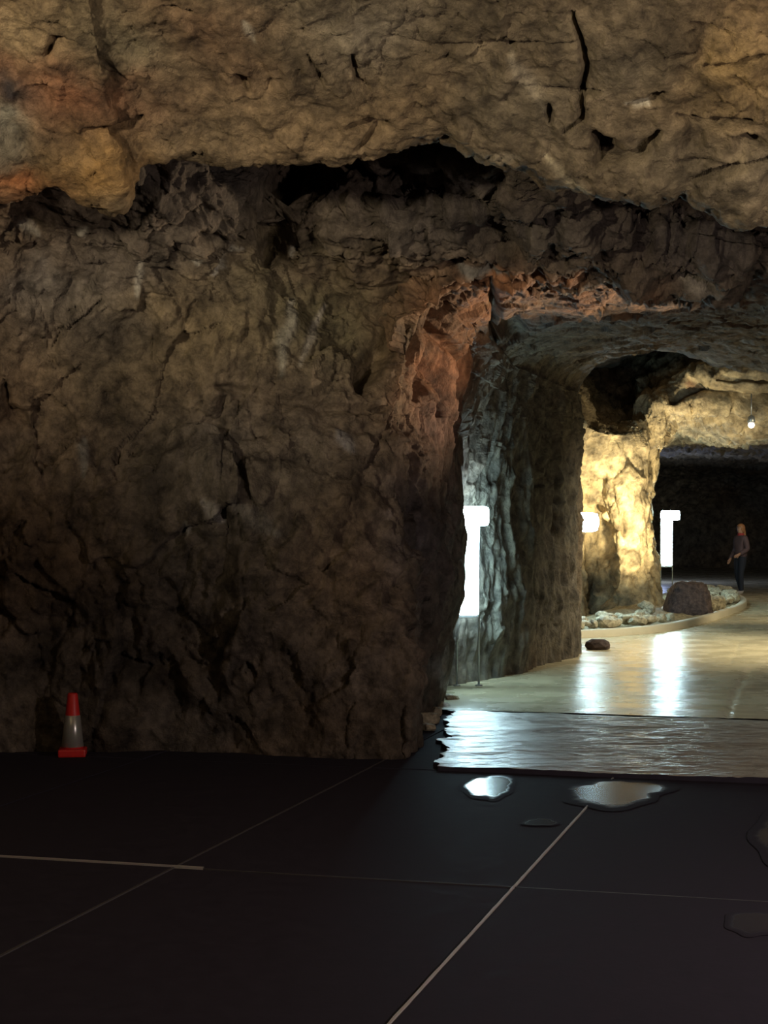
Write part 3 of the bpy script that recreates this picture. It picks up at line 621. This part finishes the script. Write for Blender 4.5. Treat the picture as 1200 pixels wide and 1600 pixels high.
# ================================================================== TRAFFIC CONE
cx, cy = G(113.5, 1181)
cone = empty('traffic_cone', (cx, cy, 0.0), 0.12); tag(cone, 'red traffic cone with a grey reflective sleeve by the left wall', 'traffic cone')
bm = bmesh.new(); box(bm, -0.095, 0.095, -0.095, 0.095, 0.0, 0.055); bm_obj('base', bm, M_red, cone, False, 0.012)
def cr(z): return 0.076 + (0.034 - 0.076) * (z - 0.055) / (0.44 - 0.055)
bm = bmesh.new(); lathe(bm, [(cr(0.05), 0.05), (cr(0.07), 0.07), (cr(0.29), 0.29), (cr(0.43), 0.43), (0.030, 0.44), (0.022, 0.441)], 40); bm_obj('body', bm, M_red, cone, True)
bm = bmesh.new(); lathe(bm, [(cr(0.066) + 0.001, 0.066), (cr(0.068) + 0.003, 0.068), (cr(0.284) + 0.003, 0.284), (cr(0.286) + 0.001, 0.286)], 40); tag(bm_obj('sleeve', bm, M_sleeve, cone, True), 'grey reflective sleeve')

# ================================================================== ISLAND WITH KERB, STONES, BOULDER
isl = empty('rubble_island', (4.6, 29.5, 0.05)); tag(isl, 'rubble covered island with a pale curved kerb around the lit pillar', 'island')
kp = [(870, 1004), (908, 1001), (960, 998), (1010, 994), (1060, 987), (1105, 976), (1140, 964), (1160, 956), (1167, 949), (1165, 944), (1156, 939), (1140, 935), (1110, 930)]
kxy = np.array([G(*q) for q in kp]); kk = pchip(kxy, np.linspace(0, len(kp) - 1, 120))
tg = np.gradient(kk, axis=0); tg /= np.linalg.norm(tg, axis=1, keepdims=True); nr = np.stack([-tg[:, 1], tg[:, 0]], 1)
base = np.array([4.6, 29.5])
bm = bmesh.new(); rings = []
for c, n_ in zip(kk - base, nr):
    rings.append([bm.verts.new((*(c + n_ * o_), z)) for o_, z in ((0, -0.08), (0.0, 0.07), (0.02, 0.095), (0.12, 0.095), (0.14, 0.06))])
for a, b in zip(rings, rings[1:]):
    for q in range(4): bm.faces.new((a[q], b[q], b[q + 1], a[q + 1]))
bm_obj('kerb', bm, M_kerb, isl, True)
# ground of the island: fan inside the kerb rising toward the pillar
ctr = np.array([4.6, 31.2]); K = 26
g = np.zeros((len(kk), K, 3))
for k in range(K):
    f = k / (K - 1); xy = kk + nr * 0.12; xy = xy * (1 - f) + ctr * f
    g[:, k, :2] = xy; g[:, k, 2] = 0.10 + 0.10 * sstep(np.full(len(kk), f), 0, 0.5)
p = g.reshape(-1, 3); p[:, 2] += 0.09 * fbm(np.stack([p[:, 0] * 2.2, p[:, 1] * 1.3, p[:, 2] * 0], 1), 4, 0.6)
M_rubble = rock_mat('rubble_ground', 2.2, 0.75, 0.8, (0.40, 0.34, 0.22))
o = mesh_from_grid('ground', p.reshape(g.shape) - np.array([4.6, 29.5, 0.05]), M_rubble, None, None, True); o.parent = isl

def stone_mesh(seed, sub=2):
    r = np.random.RandomState(seed); bm = bmesh.new(); bmesh.ops.create_icosphere(bm, subdivisions=sub, radius=1.0)
    v = np.array([x.co for x in bm.verts]); d = r.normal(size=(9, 3)); d /= np.linalg.norm(d, axis=1, keepdims=True); h = 0.55 + 0.3 * r.rand(9)
    for k in range(9):
        s = v @ d[k] - h[k]; m = s > 0; v[m] -= s[m, None] * d[k]
    v += 0.10 * np.stack([fbm(v * 1.7 + seed, 3), fbm(v * 1.7 + seed + 20, 3), fbm(v * 1.7 + seed + 40, 3)], 1)
    for x, c in zip(bm.verts, v): x.co = c
    me = bpy.data.meshes.new('stone'); bm.to_mesh(me); bm.free(); me.materials.append(M_stone); return me
SM = [stone_mesh(k) for k in range(8)]
r = random.Random(5)
def stone(parent, org, x, y, z, sx, sy, sz, rz):
    o = bpy.data.objects.new('stone', SM[r.randrange(8)]); COL.objects.link(o)
    o.location = (x - org[0], y - org[1], z - org[2]); o.scale = (sx, sy, sz); o.rotation_euler = (r.uniform(-.3, .3), r.uniform(-.3, .3), rz)
    if parent: o.parent = parent
    return o
org = (4.6, 29.5, 0.05)
for k in range(120):
    i = r.uniform(0.02, 0.80) if k < 95 else r.uniform(0.6, 1.0)
    j = int(i * (len(kk) - 1)); off = 0.2 + abs(r.gauss(0, 0.42))
    if k % 3 == 0: off = 0.24
    x, y = kk[j] + nr[j] * off
    if abs(x - 5.19) < 0.55 and abs(y - 28.6) < 0.9 or (abs(x - 5.0) < 0.5 and 26.4 < y < 28): continue
    s = r.uniform(0.06, 0.15) * (1.25 if k % 5 == 0 else 1)
    stone(isl, org, x, y, 0.17 + 0.07 * min(off, 1) + 0.25 * s, s * r.uniform(0.9, 1.5), s, s * r.uniform(0.55, 0.9), r.uniform(0, 3.1))
# boulder
bm = bmesh.new(); bmesh.ops.create_icosphere(bm, subdivisions=5, radius=1.0)
v = np.array([x.co for x in bm.verts])
v = np.sign(v) * np.abs(v) ** 0.48; v /= np.abs(v).max(0)
v[:, 0] *= 0.36 * (1.0 - 0.13 * sstep(v[:, 2], 0.0, 1.0)); v[:, 1] *= 0.30; v[:, 2] *= 0.33
nn = v / np.linalg.norm(v, axis=1, keepdims=True)
f1, e1 = facets(v / 0.22 + 3, 5); v = v + nn * (0.035 * f1 + 0.05 * fbm(v * 6, 4))[:, None]
v[:, 0] += 0.05 * sstep(-v[:, 2], -0.1, 0.3) * np.sign(v[:, 0])
for x, c in zip(bm.verts, v): x.co = c
o = bm_obj('boulder', bm, M_boulder, None, True); o.location = (5.21, 28.45, 0.34)
tag(o, 'big dark purplish boulder on the rubble by the far lit post', 'boulder')

# loose stones at the foot of the arch, left of the apron
for k, (px, py, s, lab) in enumerate(((672, 1130, 0.085, 'wet stone lowest in the gutter left of the apron'), (682, 1118, 0.07, 'middle wet stone of the gutter left of the apron'), (694, 1109, 0.06, 'small wet stone against the corner of the apron'),
                                      (668, 1142, 0.06, 'flat wet stone at the wall foot before the gutter'), (705, 1098, 0.07, 'wet stone at the foot of the nearest lit post'))):
    x, y = G(px, py); o = stone(None, (0, 0, 0), x, y, s * 0.5, s * 1.3, s, s * 0.8, k); o.name = 'loose_stone'
    tag(o, lab, 'stone', 'loose wet stones in the gutter by the arch')
x, y = G(936, 1019)
o = stone(None, (0, 0, 0), x, y, 0.09, 0.19, 0.16, 0.10, 0.3); o.name = 'loose_stone'; o.data = o.data.copy(); o.data.materials[0] = M_boulder; tag(o, 'dark flat stone at the foot of the grey passage wall corner', 'stone')

# ================================================================== PERSON
def person(loc, rz):
    root = empty('person', loc, rz); tag(root, 'person with auburn hair, dark jacket and jeans standing in the dark tunnel', 'person')
    V, E, R = [], [], []
    def add(co, rad, par=None):
        V.append(co); R.append(rad); i = len(V) - 1
        if par is not None: E.append((par, i))
        return i
    pel = add((0, 0, 0.95), 0.125); sp = add((0, 0.012, 1.10), 0.112, pel); ch = add((0, 0.0, 1.29), 0.130, sp); nb = add((0, 0.015, 1.42), 0.075, ch)
    nk = add((0, 0.005, 1.48), 0.050, nb); h0 = add((0, -0.012, 1.545), 0.066, nk); h1 = add((0, -0.012, 1.61), 0.082, h0); h2 = add((0, -0.002, 1.675), 0.066, h1)
    for s in (-1, 1):
        hp = add((s * 0.085, 0, 0.88), 0.098, pel); kn = add((s * 0.095, -0.02 if s < 0 else -0.07, 0.49), 0.062, hp)
        an = add((s * 0.10, 0.10 if s < 0 else -0.05, 0.10), 0.042, kn); hl = add((s * 0.10, 0.11 if s < 0 else -0.05, 0.055), 0.040, an)
        add((s * 0.115, -0.10 if s < 0 else -0.26, 0.038), 0.032, hl)
        sh = add((s * 0.155, 0.015, 1.375), 0.066, ch)
        if s > 0: el, wr, dr = (0.23, 0.03, 1.11), (0.20, -0.20, 0.99), Vector((-0.1, -0.9, -0.42))
        else: el, wr, dr = (-0.24, 0.05, 1.11), (-0.25, -0.10, 0.88), Vector((0, -0.45, -0.9))
        e = add(el, 0.046, sh); wv = add(wr, 0.030, e); dr.normalize()
        side = dr.cross(Vector((s, 0, 0.25))).normalized(); up_ = side.cross(dr).normalized()
        pw = Vector(wr) + dr * 0.055; pm = add(tuple(pw), 0.032, wv)
        for q, (o_, ln) in enumerate(((-0.027, 0.068), (-0.009, 0.078), (0.009, 0.073), (0.026, 0.058))):
            b0 = pw + dr * 0.035 + side * o_; k0 = add(tuple(b0), 0.0095, pm)
            k1 = add(tuple(b0 + dr * ln * 0.5 - up_ * 0.006 * s), 0.0085, k0); add(tuple(b0 + dr * ln * 0.92 - up_ * 0.024 * s), 0.0075, k1)
        t0 = pw - side * 0.036; k0 = add(tuple(t0), 0.0105, pm); k1 = add(tuple(t0 - side * 0.018 + dr * 0.03), 0.0095, k0); add(tuple(t0 - side * 0.018 + dr * 0.055 - up_ * 0.012 * s), 0.0085, k1)
    me = bpy.data.meshes.new('body'); me.from_pydata(V, E, []); ob = bpy.data.objects.new('body', me); COL.objects.link(ob)
    sk = ob.modifiers.new('skin', 'SKIN'); sk.use_smooth_shade = True
    for i, sv in enumerate(me.skin_vertices[0].data):
        sv.radius = (R[i], R[i]); sv.use_root = (i == 0)
    ss = ob.modifiers.new('sub', 'SUBSURF'); ss.levels = 2; ss.render_levels = 2
    dg = bpy.context.evaluated_depsgraph_get(); m2 = bpy.data.meshes.new_from_object(ob.evaluated_get(dg)); ob.modifiers.clear(); ob.data = m2; m2.name = 'body'
    skin = flat('warm_skin', (0.52, 0.30, 0.20), 0.55); jack = flat('plum_grey_jacket', (0.13, 0.085, 0.095), 0.8); jean = flat('dark_blue_denim', (0.022, 0.028, 0.045), 0.85)
    shoe = flat('pale_canvas_shoe', (0.55, 0.50, 0.46), 0.7); hairm = flat('auburn_hair', (0.46, 0.22, 0.10), 0.5); scarf = flat('red_scarf', (0.42, 0.05, 0.05), 0.8); eye = flat('dark_eye', (0.03, 0.02, 0.02), 0.2)
    # face: nose, brow, chin pushed out of the one surface
    for v in m2.vertices:
        c = v.co
        if c.z > 1.5 and c.y < -0.03:
            c.y -= 0.022 * math.exp(-((c.x / 0.013) ** 2 + ((c.z - 1.595) / 0.02) ** 2)); c.y -= 0.010 * math.exp(-((c.x / 0.03) ** 2 + ((c.z - 1.525) / 0.018) ** 2))
            c.y += 0.007 * (math.exp(-(((c.x - 0.03) / 0.014) ** 2 + ((c.z - 1.62) / 0.012) ** 2)) + math.exp(-(((c.x + 0.03) / 0.014) ** 2 + ((c.z - 1.62) / 0.012) ** 2)))
            c.y += 0.004 * math.exp(-((c.x / 0.025) ** 2 + ((c.z - 1.555) / 0.006) ** 2))
    m2.materials.append(skin); ob.parent = root
    co = np.array([v.co for v in m2.vertices]); no = np.array([v.normal for v in m2.vertices])
    def garment(name, test, off, mat, label=None):
        fs = [p for p in m2.polygons if test(p.center)]
        ids = sorted({i for p in fs for i in p.vertices}); mp = {i: k for k, i in enumerate(ids)}
        mm = bpy.data.meshes.new(name); mm.from_pydata([tuple(co[i] + no[i] * off) for i in ids], [], [[mp[i] for i in p.vertices] for p in fs]); mm.materials.append(mat)
        for p in mm.polygons: p.use_smooth = True
        o = bpy.data.objects.new(name, mm); COL.objects.link(o); o.parent = root
        so = o.modifiers.new('cloth', 'SOLIDIFY'); so.thickness = 0.006; so.offset = 0
        if label: o['label'] = label
        return o
    def hand(c): return (c.x > 0.12 and c.y < -0.19 and c.z < 1.06) or (c.x < -0.19 and c.z < 0.885)
    garment('jacket', lambda c: 0.90 < c.z < 1.445 and not hand(c) and not (abs(c.x) < 0.19 and c.z < 0.93), 0.014, jack)
    garment('jeans', lambda c: 0.09 < c.z < 0.97 and abs(c.x) < 0.205 and not hand(c) and not (c.x < -0.19 and c.z > .8), 0.008, jean)
    garment('shoe', lambda c: c.z < 0.10 and c.x > 0, 0.009, shoe); garment('shoe', lambda c: c.z < 0.10 and c.x < 0, 0.009, shoe)
    garment('scarf', lambda c: 1.43 < c.z < 1.50, 0.018, scarf)
    for s in (-1, 1):
        bm = bmesh.new(); bmesh.ops.create_uvsphere(bm, u_segments=10, v_segments=6, radius=0.011)
        o = bm_obj('eye', bm, eye, root, True); o.location = (s * 0.030, -0.080, 1.62)
        bm = bmesh.new(); bmesh.ops.create_uvsphere(bm, u_segments=10, v_segments=8, radius=0.5); bmesh.ops.scale(bm, verts=bm.verts, vec=(0.018, 0.036, 0.058))
        o = bm_obj('ear', bm, skin, root, True); o.location = (s * 0.078, 0.0, 1.60)
    # hair: cap over the back of the skull and a tail falling to the shoulder
    bm = bmesh.new(); bmesh.ops.create_uvsphere(bm, u_segments=32, v_segments=20, radius=1.0)
    for v in bm.verts:
        c = v.co; back = max(0.0, c.y)
        c.x *= 0.098; c.y = c.y * 0.108 + 0.012; c.z = c.z * 0.105 + 1.628
        if v.co.z < 1.60: c.z -= 0.10 * back; c.x *= 1.0 - 0.1 * back
        if c.y < -0.035 and c.z < 1.655: c.y = -0.035 + (c.y + 0.035) * 0.1
        s_ = 1 + 0.03 * math.sin(c.x * 260) ; c.x *= s_
    bm_obj('hair', bm, hairm, root, True)
    bm = bmesh.new(); prof = [(0.03, 1.60), (0.045, 1.54), (0.050, 1.46), (0.042, 1.38), (0.026, 1.32), (0.008, 1.29)]
    lathe(bm, prof, 18, 0.0, 0.105); bm_obj('ponytail', bm, hairm, root, True)
    return root
px_ = 1157
d_ = 38.7
person(((px_ - 600) * d_ / F, d_, 0.035), math.radians(-62)).scale = (0.955, 0.955, 0.955)
